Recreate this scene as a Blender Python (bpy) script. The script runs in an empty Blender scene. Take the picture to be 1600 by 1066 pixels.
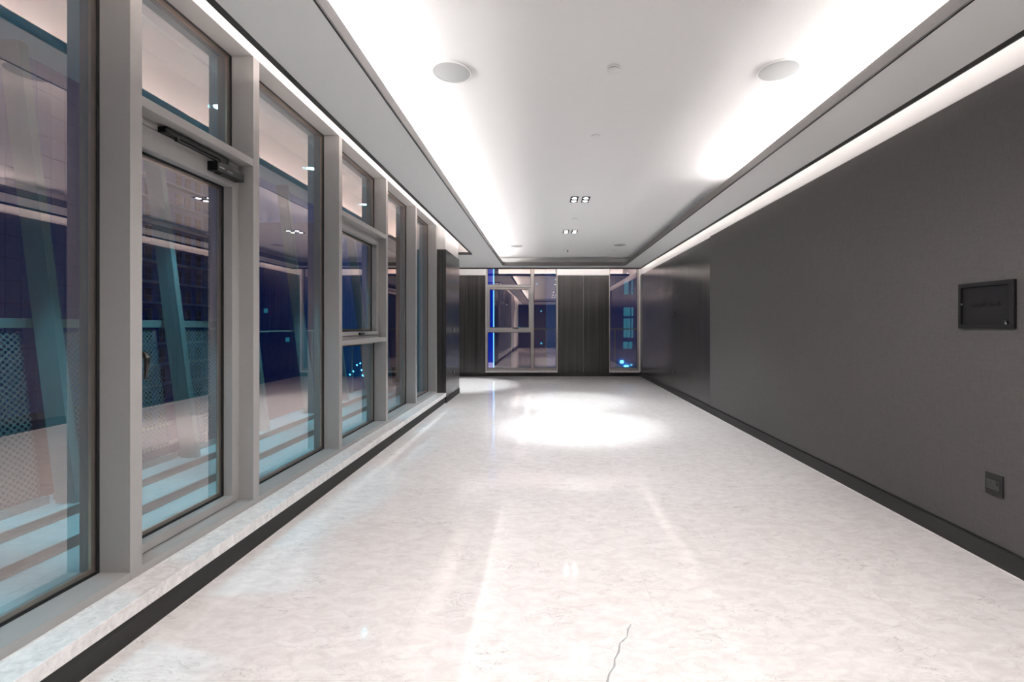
import bpy, bmesh, math, random
from mathutils import Vector, Matrix
random.seed(7)
S = bpy.context.scene
COL = S.collection

# ------------------------------------------------------------------ camera
H = 1.3                      # eye height; f = 711 px on a 1600 px frame (16 mm lens), level camera with lens shift
cam_d = bpy.data.cameras.new('camera'); cam_d.lens = 16.0; cam_d.sensor_width = 36.0
cam_d.shift_x = -(853 - 800) / 1600.0
cam_d.shift_y = (510 - 533) / 1600.0
cam_d.clip_start = 0.05; cam_d.clip_end = 500
cam = bpy.data.objects.new('camera', cam_d); COL.objects.link(cam)
cam.location = (0, 0, H); cam.rotation_euler = (math.pi / 2, 0, 0)
S.camera = cam

# ------------------------------------------------------------------ world, exposure
w = bpy.data.worlds.new('dusk'); S.world = w; w.use_nodes = True
bg = w.node_tree.nodes['Background']
bg.inputs[0].default_value = (0.005, 0.068, 0.23, 1); bg.inputs[1].default_value = 0.31
S.view_settings.view_transform = 'Standard'
S.view_settings.look = 'None'
S.view_settings.exposure = 0.93
S.view_settings.gamma = 1.0
S.view_settings.use_curve_mapping = False
try:
    S.cycles.max_bounces = 10; S.cycles.diffuse_bounces = 5; S.cycles.glossy_bounces = 5
    S.cycles.transparent_max_bounces = 24; S.cycles.sample_clamp_indirect = 6.0
    S.cycles.caustics_reflective = False; S.cycles.caustics_refractive = False
    S.cycles.use_denoising = True
except Exception:
    pass

COVE = 185.0      # LED radiance in the tray cove
SLOT = 42.0       # LED radiance in the wall slots
SPOT = 520.0      # watts of a ceiling downlight
OUTSPOT = 85.0   # watts of a ledge downlight

# ------------------------------------------------------------------ materials
def new_mat(name):
    m = bpy.data.materials.new(name); m.use_nodes = True
    nt = m.node_tree; b = nt.nodes['Principled BSDF']
    return m, nt, b
def plain(name, col, rough=0.5, metal=0.0, spec=0.5, bump=0.0, bscale=200.0, var=0.0):
    m, nt, b = new_mat(name)
    b.inputs['Base Color'].default_value = (*col, 1); b.inputs['Roughness'].default_value = rough
    b.inputs['Metallic'].default_value = metal; b.inputs['Specular IOR Level'].default_value = spec
    geo = nt.nodes.new('ShaderNodeNewGeometry')
    nz = nt.nodes.new('ShaderNodeTexNoise'); nz.inputs['Scale'].default_value = bscale; nz.inputs['Detail'].default_value = 3
    nt.links.new(geo.outputs['Position'], nz.inputs['Vector'])
    if bump:
        bp = nt.nodes.new('ShaderNodeBump'); bp.inputs['Strength'].default_value = bump; bp.inputs['Distance'].default_value = 0.002
        nt.links.new(nz.outputs['Fac'], bp.inputs['Height']); nt.links.new(bp.outputs[0], b.inputs['Normal'])
    if var:
        mx = nt.nodes.new('ShaderNodeMixRGB'); mx.inputs[1].default_value = (*[c * (1 - var) for c in col], 1)
        mx.inputs[2].default_value = (*[min(1, c * (1 + var)) for c in col], 1)
        nt.links.new(nz.outputs['Fac'], mx.inputs[0]); nt.links.new(mx.outputs[0], b.inputs['Base Color'])
    return m
def emit(name, col, strength):
    m = bpy.data.materials.new(name); m.use_nodes = True; nt = m.node_tree
    nt.nodes.clear()
    o = nt.nodes.new('ShaderNodeOutputMaterial'); e = nt.nodes.new('ShaderNodeEmission')
    e.inputs[0].default_value = (*col, 1); e.inputs[1].default_value = strength
    nt.links.new(e.outputs[0], o.inputs[0]); return m
def coated_glass(name, tint, refl_col, base, edge):
    """sun-control glazing: tinted see-through plus a coating that mirrors at every angle"""
    m = bpy.data.materials.new(name); m.use_nodes = True; nt = m.node_tree; nt.nodes.clear()
    o = nt.nodes.new('ShaderNodeOutputMaterial'); mix = nt.nodes.new('ShaderNodeMixShader')
    t = nt.nodes.new('ShaderNodeBsdfTransparent'); g = nt.nodes.new('ShaderNodeBsdfGlossy')
    t.inputs[0].default_value = (*tint, 1); g.inputs['Color'].default_value = (*refl_col, 1); g.inputs['Roughness'].default_value = 0.0
    lw = nt.nodes.new('ShaderNodeLayerWeight'); lw.inputs[0].default_value = 0.35
    mr = nt.nodes.new('ShaderNodeMapRange'); mr.inputs['To Min'].default_value = base; mr.inputs['To Max'].default_value = edge
    nt.links.new(lw.outputs['Fresnel'], mr.inputs['Value']); nt.links.new(mr.outputs[0], mix.inputs[0])
    nt.links.new(t.outputs[0], mix.inputs[1]); nt.links.new(g.outputs[0], mix.inputs[2]); nt.links.new(mix.outputs[0], o.inputs[0])
    return m
def marble(name, base, dark, vein, rough, scale=1.0, amount=1.0, along=2.4, across=5.0, turn=34):
    m, nt, b = new_mat(name); L = nt.links
    geo = nt.nodes.new('ShaderNodeNewGeometry'); oi = nt.nodes.new('ShaderNodeObjectInfo')
    off = nt.nodes.new('ShaderNodeVectorMath'); off.operation = 'SCALE'; off.inputs[0].default_value = (0.06, 0.04, 0.02)
    L.new(oi.outputs['Random'], off.inputs['Scale'])
    add = nt.nodes.new('ShaderNodeVectorMath'); add.operation = 'ADD'
    L.new(geo.outputs['Position'], add.inputs[0]); L.new(off.outputs[0], add.inputs[1])
    mp = nt.nodes.new('ShaderNodeMapping'); mp.inputs['Rotation'].default_value = (0, 0, math.radians(turn))
    mp.inputs['Scale'].default_value = (along * scale, across * scale, 3 * scale); L.new(add.outputs[0], mp.inputs['Vector'])
    n1 = nt.nodes.new('ShaderNodeTexNoise'); n1.inputs['Scale'].default_value = 3.4; n1.inputs['Detail'].default_value = 8
    n1.inputs['Roughness'].default_value = 0.68; n1.inputs['Distortion'].default_value = 0.8; L.new(mp.outputs[0], n1.inputs['Vector'])
    r1 = nt.nodes.new('ShaderNodeValToRGB'); r1.color_ramp.elements[0].position = 0.36; r1.color_ramp.elements[1].position = 0.60
    r1.color_ramp.elements[0].color = (*dark, 1); r1.color_ramp.elements[1].color = (*base, 1); L.new(n1.outputs['Fac'], r1.inputs[0])
    # fine ridge veins
    mp2 = nt.nodes.new('ShaderNodeMapping'); mp2.inputs['Rotation'].default_value = (0, 0, math.radians(turn + 12))
    mp2.inputs['Scale'].default_value = (1.1 * scale, 3.2 * scale, 2 * scale); L.new(add.outputs[0], mp2.inputs['Vector'])
    n2 = nt.nodes.new('ShaderNodeTexNoise'); n2.inputs['Scale'].default_value = 3.5; n2.inputs['Detail'].default_value = 5; n2.inputs['Distortion'].default_value = 1.6
    L.new(mp2.outputs[0], n2.inputs['Vector'])
    sb = nt.nodes.new('ShaderNodeMath'); sb.operation = 'SUBTRACT'; sb.inputs[1].default_value = 0.5; L.new(n2.outputs['Fac'], sb.inputs[0])
    ab = nt.nodes.new('ShaderNodeMath'); ab.operation = 'ABSOLUTE'; L.new(sb.outputs[0], ab.inputs[0])
    r2 = nt.nodes.new('ShaderNodeValToRGB'); r2.color_ramp.elements[0].position = 0.0; r2.color_ramp.elements[1].position = 0.014
    r2.color_ramp.elements[0].color = (1, 1, 1, 1); r2.color_ramp.elements[1].color = (0, 0, 0, 1); L.new(ab.outputs[0], r2.inputs[0])
    n3 = nt.nodes.new('ShaderNodeTexNoise'); n3.inputs['Scale'].default_value = 3.0 * scale; L.new(add.outputs[0], n3.inputs['Vector'])
    r3 = nt.nodes.new('ShaderNodeValToRGB'); r3.color_ramp.elements[0].position = 0.43; r3.color_ramp.elements[1].position = 0.72
    r3.color_ramp.elements[1].color = (amount, amount, amount, 1); r3.color_ramp.elements[0].color = (0, 0, 0, 1); L.new(n3.outputs['Fac'], r3.inputs[0])
    mu = nt.nodes.new('ShaderNodeMath'); mu.operation = 'MULTIPLY'; L.new(r2.outputs[0], mu.inputs[0]); L.new(r3.outputs[0], mu.inputs[1])
    mx = nt.nodes.new('ShaderNodeMixRGB'); mx.inputs[2].default_value = (*vein, 1); L.new(mu.outputs[0], mx.inputs[0]); L.new(r1.outputs[0], mx.inputs[1])
    L.new(mx.outputs[0], b.inputs['Base Color']); b.inputs['Roughness'].default_value = rough; b.inputs['IOR'].default_value = 1.6
    n4 = nt.nodes.new('ShaderNodeTexNoise'); n4.inputs['Scale'].default_value = 1.3; L.new(geo.outputs['Position'], n4.inputs['Vector'])
    bp = nt.nodes.new('ShaderNodeBump'); bp.inputs['Strength'].default_value = 0.05; bp.inputs['Distance'].default_value = 0.004
    L.new(n4.outputs['Fac'], bp.inputs['Height']); L.new(bp.outputs[0], b.inputs['Normal'])
    return m
def veneer(name, c0, c1, rough, sx, sy, sz):
    """dark stained wood with the grain along one axis"""
    m, nt, b = new_mat(name); L = nt.links
    geo = nt.nodes.new('ShaderNodeNewGeometry'); oi = nt.nodes.new('ShaderNodeObjectInfo')
    off = nt.nodes.new('ShaderNodeVectorMath'); off.operation = 'SCALE'; off.inputs[0].default_value = (3.3, 5.1, 7.7); L.new(oi.outputs['Random'], off.inputs['Scale'])
    add = nt.nodes.new('ShaderNodeVectorMath'); add.operation = 'ADD'; L.new(geo.outputs['Position'], add.inputs[0]); L.new(off.outputs[0], add.inputs[1])
    mp = nt.nodes.new('ShaderNodeMapping'); mp.inputs['Scale'].default_value = (sx, sy, sz); L.new(add.outputs[0], mp.inputs['Vector'])
    n = nt.nodes.new('ShaderNodeTexNoise'); n.inputs['Scale'].default_value = 1.0; n.inputs['Detail'].default_value = 5; n.inputs['Roughness'].default_value = 0.6
    L.new(mp.outputs[0], n.inputs['Vector'])
    r = nt.nodes.new('ShaderNodeValToRGB'); r.color_ramp.elements[0].position = 0.35; r.color_ramp.elements[1].position = 0.68
    r.color_ramp.elements[0].color = (*c0, 1); r.color_ramp.elements[1].color = (*c1, 1); L.new(n.outputs['Fac'], r.inputs[0])
    L.new(r.outputs[0], b.inputs['Base Color']); b.inputs['Roughness'].default_value = rough
    bp = nt.nodes.new('ShaderNodeBump'); bp.inputs['Strength'].default_value = 0.28; bp.inputs['Distance'].default_value = 0.003
    L.new(n.outputs['Fac'], bp.inputs['Height']); L.new(bp.outputs[0], b.inputs['Normal'])
    return m
def fabric(name, c0, c1):
    m, nt, b = new_mat(name); L = nt.links
    geo = nt.nodes.new('ShaderNodeNewGeometry')
    outs = []
    for sc in ((1, 25, 420), (1, 420, 25)):
        mp = nt.nodes.new('ShaderNodeMapping'); mp.inputs['Scale'].default_value = sc; L.new(geo.outputs['Position'], mp.inputs['Vector'])
        n = nt.nodes.new('ShaderNodeTexNoise'); n.inputs['Scale'].default_value = 1.0; n.inputs['Detail'].default_value = 3; L.new(mp.outputs[0], n.inputs['Vector']); outs.append(n)
    av = nt.nodes.new('ShaderNodeMath'); av.operation = 'ADD'; L.new(outs[0].outputs['Fac'], av.inputs[0]); L.new(outs[1].outputs['Fac'], av.inputs[1])
    hf = nt.nodes.new('ShaderNodeMath'); hf.operation = 'MULTIPLY'; hf.inputs[1].default_value = 0.5; L.new(av.outputs[0], hf.inputs[0])
    r = nt.nodes.new('ShaderNodeValToRGB'); r.color_ramp.elements[0].position = 0.35; r.color_ramp.elements[1].position = 0.65
    r.color_ramp.elements[0].color = (*c0, 1); r.color_ramp.elements[1].color = (*c1, 1); L.new(hf.outputs[0], r.inputs[0])
    L.new(r.outputs[0], b.inputs['Base Color']); b.inputs['Roughness'].default_value = 0.75; b.inputs['Specular IOR Level'].default_value = 0.25
    bp = nt.nodes.new('ShaderNodeBump'); bp.inputs['Strength'].default_value = 0.3; bp.inputs['Distance'].default_value = 0.001
    L.new(hf.outputs[0], bp.inputs['Height']); L.new(bp.outputs[0], b.inputs['Normal'])
    return m

M = {}
M['plaster'] = plain('white_plaster', (0.86, 0.85, 0.845), 0.7, bump=0.05, bscale=160)
M['soffit'] = plain('soffit_paint', (0.80, 0.80, 0.795), 0.65, bump=0.04, bscale=160)
M['blacktrim'] = plain('black_metal_trim', (0.012, 0.012, 0.012), 0.4)
M['fascia'] = plain('cove_fascia_laminate', (0.115, 0.105, 0.10), 0.5, var=0.12, bscale=60)
M['alu'] = plain('grey_powder_coat', (0.34, 0.332, 0.325), 0.42, var=0.03, bscale=40)
M['gasket'] = plain('black_rubber', (0.006, 0.006, 0.006), 0.5)
M['spacer'] = plain('bronze_spacer', (0.90, 0.52, 0.34), 0.35, metal=1.0, var=0.1, bscale=25)
M['glass'] = coated_glass('coated_glass', (0.52, 0.86, 0.94), (1.0, 0.82, 0.76), 0.33, 0.85)
M['glassback'] = coated_glass('glass_outer_face', (0.52, 0.86, 0.94), (1.0, 0.92, 0.90), 0.025, 0.15)
M['floor'] = marble('floor_marble', (0.90, 0.865, 0.855), (0.775, 0.73, 0.72), (0.40, 0.38, 0.375), 0.07, 1.25, 0.8)
M['grout'] = plain('marble_joint', (0.70, 0.67, 0.66), 0.7, var=0.05)
M['sill'] = marble('sill_marble', (0.86, 0.83, 0.82), (0.68, 0.655, 0.645), (0.40, 0.39, 0.38), 0.22, 2.0, 0.8, 3.2, 4.4, 50)
M['vein'] = plain('grey_vein', (0.40, 0.40, 0.41), 0.2, var=0.25, bscale=90)
M['fabric'] = fabric('charcoal_wallcovering', (0.056, 0.0535, 0.053), (0.078, 0.075, 0.074))
M['veneer'] = veneer('black_veneer', (0.020, 0.019, 0.019), (0.052, 0.0495, 0.049), 0.22, 24, 24, 0.35)
M['skirt'] = veneer('black_oak_skirting', (0.006, 0.006, 0.006), (0.015, 0.0147, 0.0147), 0.6, 8, 1.2, 160)
M['skirtx'] = veneer('black_oak_skirting_back', (0.006, 0.006, 0.006), (0.015, 0.0147, 0.0147), 0.6, 1.2, 8, 160)
M['paleline'] = plain('pale_floor_line', (0.72, 0.69, 0.68), 0.6, var=0.05)  # thin pale line along the foot of the skirting
M['blackplastic'] = plain('black_plastic', (0.007, 0.007, 0.0075), 0.5, spec=0.2)
M['blackgloss'] = plain('black_satin_metal', (0.012, 0.012, 0.012), 0.22)
M['traymat'] = plain('matt_black_tray', (0.006, 0.006, 0.007), 0.7, spec=0.2)
M['darkmetal'] = plain('graphite_metal', (0.018, 0.0175, 0.017), 0.35, metal=0.2)
M['plate'] = plain('graphite_plate', (0.012, 0.012, 0.0125), 0.5, spec=0.3)
M['insert'] = plain('grey_insert', (0.038, 0.038, 0.039), 0.5, spec=0.3)
M['silver'] = plain('satin_silver', (0.75, 0.75, 0.75), 0.25, metal=1.0)
M['grille'] = plain('speaker_mesh', (0.42, 0.43, 0.435), 0.7, bump=0.4, bscale=900)
M['whiteplastic'] = plain('white_plastic', (0.82, 0.81, 0.80), 0.4)
M['led'] = emit('cove_led', (1.0, 0.955, 0.935), COVE)
M['ledwarm'] = emit('slot_led', (1.0, 0.90, 0.85), SLOT * 0.15)
M['ledback'] = emit('end_slot_led', (1.0, 0.92, 0.88), SLOT * 3.0)
M['ledpocket'] = emit('pocket_led', (1.0, 0.88, 0.82), SLOT * 1.3)
M['lamp'] = emit('downlight_lens', (0.93, 0.98, 1.0), 9.0)
M['outlamp'] = emit('ledge_lamp_lens', (0.85, 0.97, 1.0), 20.0)
M['ledge'] = plain('pale_stone_ledge', (0.62, 0.62, 0.61), 0.6, var=0.08, bscale=6)
M['riser'] = plain('ledge_riser', (0.20, 0.19, 0.185), 0.6, var=0.1, bscale=12)
M['fin'] = plain('white_fin_coating', (0.34, 0.35, 0.35), 0.5, var=0.03, bscale=8)
M['perf'] = plain('perforated_metal', (0.30, 0.31, 0.32), 0.45, metal=0.2)
M['rail'] = plain('rail_coating', (0.36, 0.38, 0.38), 0.45)
M['towerwall'] = plain('tower_render', (0.09, 0.20, 0.55), 0.8, var=0.08, bscale=0.6)
M['towerpanel'] = plain('tower_panel', (0.13, 0.26, 0.52), 0.6, var=0.05, bscale=0.5)
M['towerjoint'] = plain('tower_joint', (0.12, 0.12, 0.16), 0.8)
M['towerslab'] = plain('tower_slab', (0.62, 0.66, 0.72), 0.7)
M['towerglass'] = plain('tower_glass', (0.02, 0.03, 0.05), 0.15)
M['towerframe'] = plain('tower_frame', (0.24, 0.36, 0.52), 0.5)
M['litwin'] = emit('lit_window', (0.25, 0.85, 1.0), 0.55)
M['litdim'] = emit('lit_window_dim', (0.20, 0.70, 0.90), 0.18)
M['bluewash'] = emit('blue_wash_glow', (0.0, 0.03, 0.62), 0.45)  # glow stands in for the LED line's blue wash on the fin
M['blueline'] = emit('blue_led_line', (0.45, 0.62, 1.0), 2.5)
M['citylight'] = emit('city_lamp', (0.25, 0.75, 1.0), 5.0)
M['ground'] = plain('city_ground', (0.05, 0.06, 0.08), 0.9, var=0.3, bscale=0.1)

# ------------------------------------------------------------------ helpers
def wloc(o):
    v = Vector((0, 0, 0))
    while o is not None:
        v += o.location; o = o.parent
    return v
def mk(name, verts, faces, mat, parent=None, smooth=False, origin=None):
    vs = [Vector(v) for v in verts]
    if origin is None:
        lo = Vector([min(v[i] for v in vs) for i in range(3)]); hi = Vector([max(v[i] for v in vs) for i in range(3)])
        c = Vector(((lo.x + hi.x) / 2, (lo.y + hi.y) / 2, lo.z))
    else:
        c = Vector(origin)
    me = bpy.data.meshes.new(name); me.from_pydata([tuple(v - c) for v in vs], [], faces); me.update()
    if smooth:
        for p in me.polygons: p.use_smooth = True
    me.materials.append(M[mat])
    o = bpy.data.objects.new(name, me); COL.objects.link(o)
    o.location = c - wloc(parent)
    if parent is not None: o.parent = parent
    return o
class G:
    """collects shapes into one mesh"""
    def __init__(s): s.v = []; s.f = []
    def box(s, x0, x1, y0, y1, z0, z1, bev=0.0):
        x0, x1 = min(x0, x1), max(x0, x1); y0, y1 = min(y0, y1), max(y0, y1); z0, z1 = min(z0, z1), max(z0, z1)
        if bev > 0:
            bm = bmesh.new(); bmesh.ops.create_cube(bm, size=1.0)
            for v in bm.verts:
                v.co = Vector(((x0 + x1) / 2 + v.co.x * (x1 - x0), (y0 + y1) / 2 + v.co.y * (y1 - y0), (z0 + z1) / 2 + v.co.z * (z1 - z0)))
            bmesh.ops.bevel(bm, geom=list(bm.edges), offset=bev, segments=2, profile=0.5, affect='EDGES')
            s.bm(bm); return s
        n = len(s.v)
        s.v += [(x0, y0, z0), (x1, y0, z0), (x1, y1, z0), (x0, y1, z0), (x0, y0, z1), (x1, y0, z1), (x1, y1, z1), (x0, y1, z1)]
        s.f += [tuple(n + i for i in q) for q in ((0, 3, 2, 1), (4, 5, 6, 7), (0, 1, 5, 4), (1, 2, 6, 5), (2, 3, 7, 6), (3, 0, 4, 7))]
        return s
    def bm(s, bm):
        n = len(s.v); bm.verts.index_update()
        s.v += [tuple(v.co) for v in bm.verts]; s.f += [tuple(n + v.index for v in f.verts) for f in bm.faces]; bm.free()
    def prism(s, pts, axis, a, b):
        """extrude a 2-D outline along an axis ('x': pts are (y,z); 'y': (x,z); 'z': (x,y))"""
        n = len(s.v); k = len(pts)
        def P(p, t): return {'x': (t, p[0], p[1]), 'y': (p[0], t, p[1]), 'z': (p[0], p[1], t)}[axis]
        s.v += [P(p, a) for p in pts] + [P(p, b) for p in pts]
        s.f += [tuple(n + i for i in range(k))[::-1], tuple(n + k + i for i in range(k))]
        s.f += [(n + i, n + (i + 1) % k, n + k + (i + 1) % k, n + k + i) for i in range(k)]
        return s
    def lathe(s, c, prof, seg=32, axis='z'):
        """prof: list of (r, h) along the axis from point c"""
        n = len(s.v); k = len(prof)
        for r, h in prof:
            for i in range(seg):
                a = 2 * math.pi * i / seg; u, v_ = r * math.cos(a), r * math.sin(a)
                s.v.append({'z': (c[0] + u, c[1] + v_, c[2] + h), 'x': (c[0] + h, c[1] + u, c[2] + v_), 'y': (c[0] + u, c[1] + h, c[2] + v_)}[axis])
        for j in range(k - 1):
            for i in range(seg):
                s.f.append((n + j * seg + i, n + j * seg + (i + 1) % seg, n + (j + 1) * seg + (i + 1) % seg, n + (j + 1) * seg + i))
        s.f.append(tuple(n + i for i in range(seg))[::-1]); s.f.append(tuple(n + (k - 1) * seg + i for i in range(seg)))
        return s
    def tube(s, pts, rad, seg=10):
        """swept round bar through points; rad may be a list"""
        n = len(s.v); pts = [Vector(p) for p in pts]
        if not isinstance(rad, (list, tuple)): rad = [rad] * len(pts)
        for i, p in enumerate(pts):
            t = (pts[min(i + 1, len(pts) - 1)] - pts[max(i - 1, 0)]).normalized()
            up = Vector((0, 1, 0)) if abs(t.y) < 0.9 else Vector((1, 0, 0))
            a = t.cross(up).normalized(); b = t.cross(a).normalized()
            for k in range(seg):
                q = 2 * math.pi * k / seg; s.v.append(tuple(p + (a * math.cos(q) + b * math.sin(q)) * rad[i]))
        for i in range(len(pts) - 1):
            for k in range(seg):
                s.f.append((n + i * seg + k, n + i * seg + (k + 1) % seg, n + (i + 1) * seg + (k + 1) % seg, n + (i + 1) * seg + k))
        s.f.append(tuple(n + k for k in range(seg))[::-1]); s.f.append(tuple(n + (len(pts) - 1) * seg + k for k in range(seg)))
        return s
    def ring(s, axis, a, b, o, i):
        """rectangular frame: o/i = (u0,u1,v0,v1) outer and inner, extruded along axis from a to b"""
        def bx(u0, u1, v0, v1):
            if axis == 'x': s.box(a, b, u0, u1, v0, v1)
            else: s.box(u0, u1, a, b, v0, v1)
        bx(o[0], i[0], o[2], o[3]); bx(i[1], o[1], o[2], o[3]); bx(i[0], i[1], o[2], i[2]); bx(i[0], i[1], i[3], o[3])
        return s
    def build(s, name, mat, parent=None, smooth=False, origin=None):
        return mk(name, s.v, s.f, mat, parent, smooth, origin)
def bx(name, x0, x1, y0, y1, z0, z1, mat, parent=None, bev=0.0):
    return G().box(x0, x1, y0, y1, z0, z1, bev).build(name, mat, parent)
def tag(o, label, cat, group=None, kind=None):
    o['label'] = label; o['category'] = cat
    if group: o['group'] = group
    if kind: o['kind'] = kind
    return o
def struct(o, label, cat): return tag(o, label, cat, kind='structure')
def empty(name, loc):
    e = bpy.data.objects.new(name, None); COL.objects.link(e); e.location = loc; e.empty_display_size = 0.1; return e
def text_mesh(name, body, size, ext, mat, parent, loc, rot):
    cu = bpy.data.curves.new(name, 'FONT'); cu.body = body; cu.size = size; cu.extrude = ext; cu.align_x = 'CENTER'; cu.align_y = 'CENTER'
    t = bpy.data.objects.new(name + '_tmp', cu); COL.objects.link(t)
    dg = bpy.context.evaluated_depsgraph_get(); me = bpy.data.meshes.new_from_object(t.evaluated_get(dg)); bpy.data.objects.remove(t)
    me.materials.clear(); me.materials.append(M[mat]); me.transform(Matrix.Rotation(rot[2], 4, 'Z') @ Matrix.Rotation(rot[0], 4, 'X'))
    o = bpy.data.objects.new(name, me); COL.objects.link(o); o.location = Vector(loc) - wloc(parent); o.parent = parent
    return o

# ------------------------------------------------------------------ main dimensions (metres)
Y0, YB = -4.0, 11.85          # wall behind the camera, face of the back wall cladding
XR = 2.45                     # face of the right wall covering
XF, XG, XO = -1.835, -1.971, -2.06   # glazing frame: room face, glass rebate, outer face
ZS0, ZS1 = 0.115, 0.175       # window sill
ZR = 0.212                    # top of the bottom rail
ZH = 2.994                    # underside of the frame head
ZSOF, ZSOFT = 2.74, 2.755      # soffit underside and top
ZTR = 2.710                   # lower edge of the black edge trim
ZC = 2.95                     # tray ceiling
ZTOP = 3.10
TX0, TX1, TY0, TY1 = -1.018, 1.882, -3.0, 10.81   # tray opening
SXL, SXR, SYB = -1.461, 2.319, 11.19               # soffit edges at window, right wall, back wall
PANTOP = 2.63                 # top of dark cladding

# ------------------------------------------------------------------ floor
floor = struct(bx('floor', -3.0, 2.60, Y0 - 0.1, 12.0, -0.12, -0.0012, 'grout'), 'polished white marble floor with faint grey veining', 'floor')
xs = [-2.9, -2.8, -1.7, -0.6, 0.5, 1.6, 2.47]
ys = [Y0, -2.73, -1.63, -0.53, 0.57, 1.67, 2.77, 3.87, 4.97, 6.07, 7.17, 8.27, 9.37, 10.47, 11.57, 11.87]
for a, b in zip(xs[:-1], xs[1:]):
    for c, d in zip(ys[:-1], ys[1:]):
        if b < -1.75 and d < 8.8: continue
        bx('floor_slab', a + 0.0004, b - 0.0004, c + 0.0004, d - 0.0004, -0.02, 0.0, 'floor', floor)
# the one strong grey vein near the camera
pts = [(0.372, 1.985), (0.352, 1.952), (0.340, 1.905), (0.318, 1.880), (0.303, 1.865), (0.290, 1.815), (0.268, 1.775), (0.262, 1.740), (0.236, 1.700), (0.222, 1.655), (0.200, 1.620)]
wd = [0.002, 0.004, 0.002, 0.005, 0.003, 0.0045, 0.003, 0.004, 0.0035, 0.005, 0.002]
vv = []; ff = []
for (x, y), t in zip(pts, wd): vv += [(x - t, y, 0.0004), (x + t, y, 0.0004)]
for i in range(len(pts) - 1): ff.append((2 * i, 2 * i + 1, 2 * i + 3, 2 * i + 2))
mk('marble_vein', vv, ff, 'vein', floor)

# ------------------------------------------------------------------ right wall
wr = struct(bx('wall_right', 2.47, 2.62, Y0 - 0.1, 12.0, 0.0, ZTOP, 'plaster'), 'right wall, charcoal fabric covering near and black veneer panels beyond', 'wall')
bx('fabric_covering', XR, 2.47, Y0, 6.80, 0.112, PANTOP + 0.012, 'fabric', wr, bev=0.002)
vy = [6.803, 7.83, 8.84, 9.85, 10.85, 11.85]
for a, b in zip(vy[:-1], vy[1:]):
    bx('veneer_panel', 2.456, 2.47, a + 0.0012, b - 0.0012, 0.112, PANTOP, 'veneer', wr, bev=0.001)
br = struct(bx('baseboard_right', 2.432, 2.47, Y0, 11.85, 0.004, 0.105, 'skirt'), 'black skirting along the charcoal right wall', 'baseboard')
bx('shadow_groove', 2.446, 2.47, Y0, 11.85, 0.105, 0.112, 'gasket', br)
bx('floor_edge_strip', 2.428, 2.432, Y0, 11.85, 0.0, 0.004, 'paleline', br)

# ------------------------------------------------------------------ back wall with two windows
W1 = (-1.56, 0.29); W2 = (1.66, 2.43); ZB0 = 0.10
wb = G()
for a, b in ((-3.0, W1[0]), (W1[1], W2[0]), (W2[1], 2.62)): wb.box(a, b, 11.87, 12.02, 0.0, ZTOP)
for a, b in (W1, W2): wb.box(a, b, 11.87, 12.02, 0.0, ZB0); wb.box(a, b, 11.87, 12.02, ZH, ZTOP)
wb = struct(wb.build('wall_back', 'plaster'), 'far end wall with black veneer panels between two windows', 'wall')
for a, b in ((-2.9, W1[0] - 0.012), (W1[1] + 0.012, 0.975), (0.975, W2[0] - 0.012)):
    bx('veneer_panel', a + 0.0012, b - 0.0012, 11.855, 11.87, 0.092, PANTOP, 'veneer', wb, bev=0.001)
bb = struct(bx('baseboard_back', -2.9, 2.43, 11.842, 11.87, 0.0, 0.088, 'skirtx'), 'black skirting along the far end wall', 'baseboard')
bx('shadow_groove', -2.9, 2.43, 11.856, 11.87, 0.088, 0.093, 'gasket', bb)

def coat(p, axis, sgn):
    """the coated face of a pane is the one towards the room"""
    p.data.materials.append(M['glass'])
    for q in p.data.polygons:
        if q.normal[axis] * sgn > 0.9: q.material_index = 1
def pane_x(parent, y0, y1, z0, z1, xf=XG):
    """sealed double glazing unit facing +x: pane, black gasket and bronze edge spacer"""
    g = 0.011
    G().ring('x', xf - 0.004, xf + 0.001, (y0, y1, z0, z1), (y0 + g, y1 - g, z0 + g, z1 - g)).build('gasket', 'gasket', parent)
    p = bx('glass_pane', xf - 0.028, xf - 0.004, y0 + 0.003, y1 - 0.003, z0 + 0.003, z1 - 0.003, 'glassback', parent); coat(p, 0, 1)
    h = g + 0.016
    G().ring('x', xf - 0.022, xf - 0.010, (y0 + 0.006, y1 - 0.006, z0 + 0.006, z1 - 0.006), (y0 + h, y1 - h, z0 + h, z1 - h)).build('edge_spacer', 'spacer', parent)
def pane_y(parent, x0, x1, z0, z1, yf):
    g = 0.011
    G().ring('y', yf - 0.001, yf + 0.004, (x0, x1, z0, z1), (x0 + g, x1 - g, z0 + g, z1 - g)).build('gasket', 'gasket', parent)
    p = bx('glass_pane', x0 + 0.003, x1 - 0.003, yf + 0.004, yf + 0.028, z0 + 0.003, z1 - 0.003, 'glassback', parent); coat(p, 1, -1)

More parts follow.
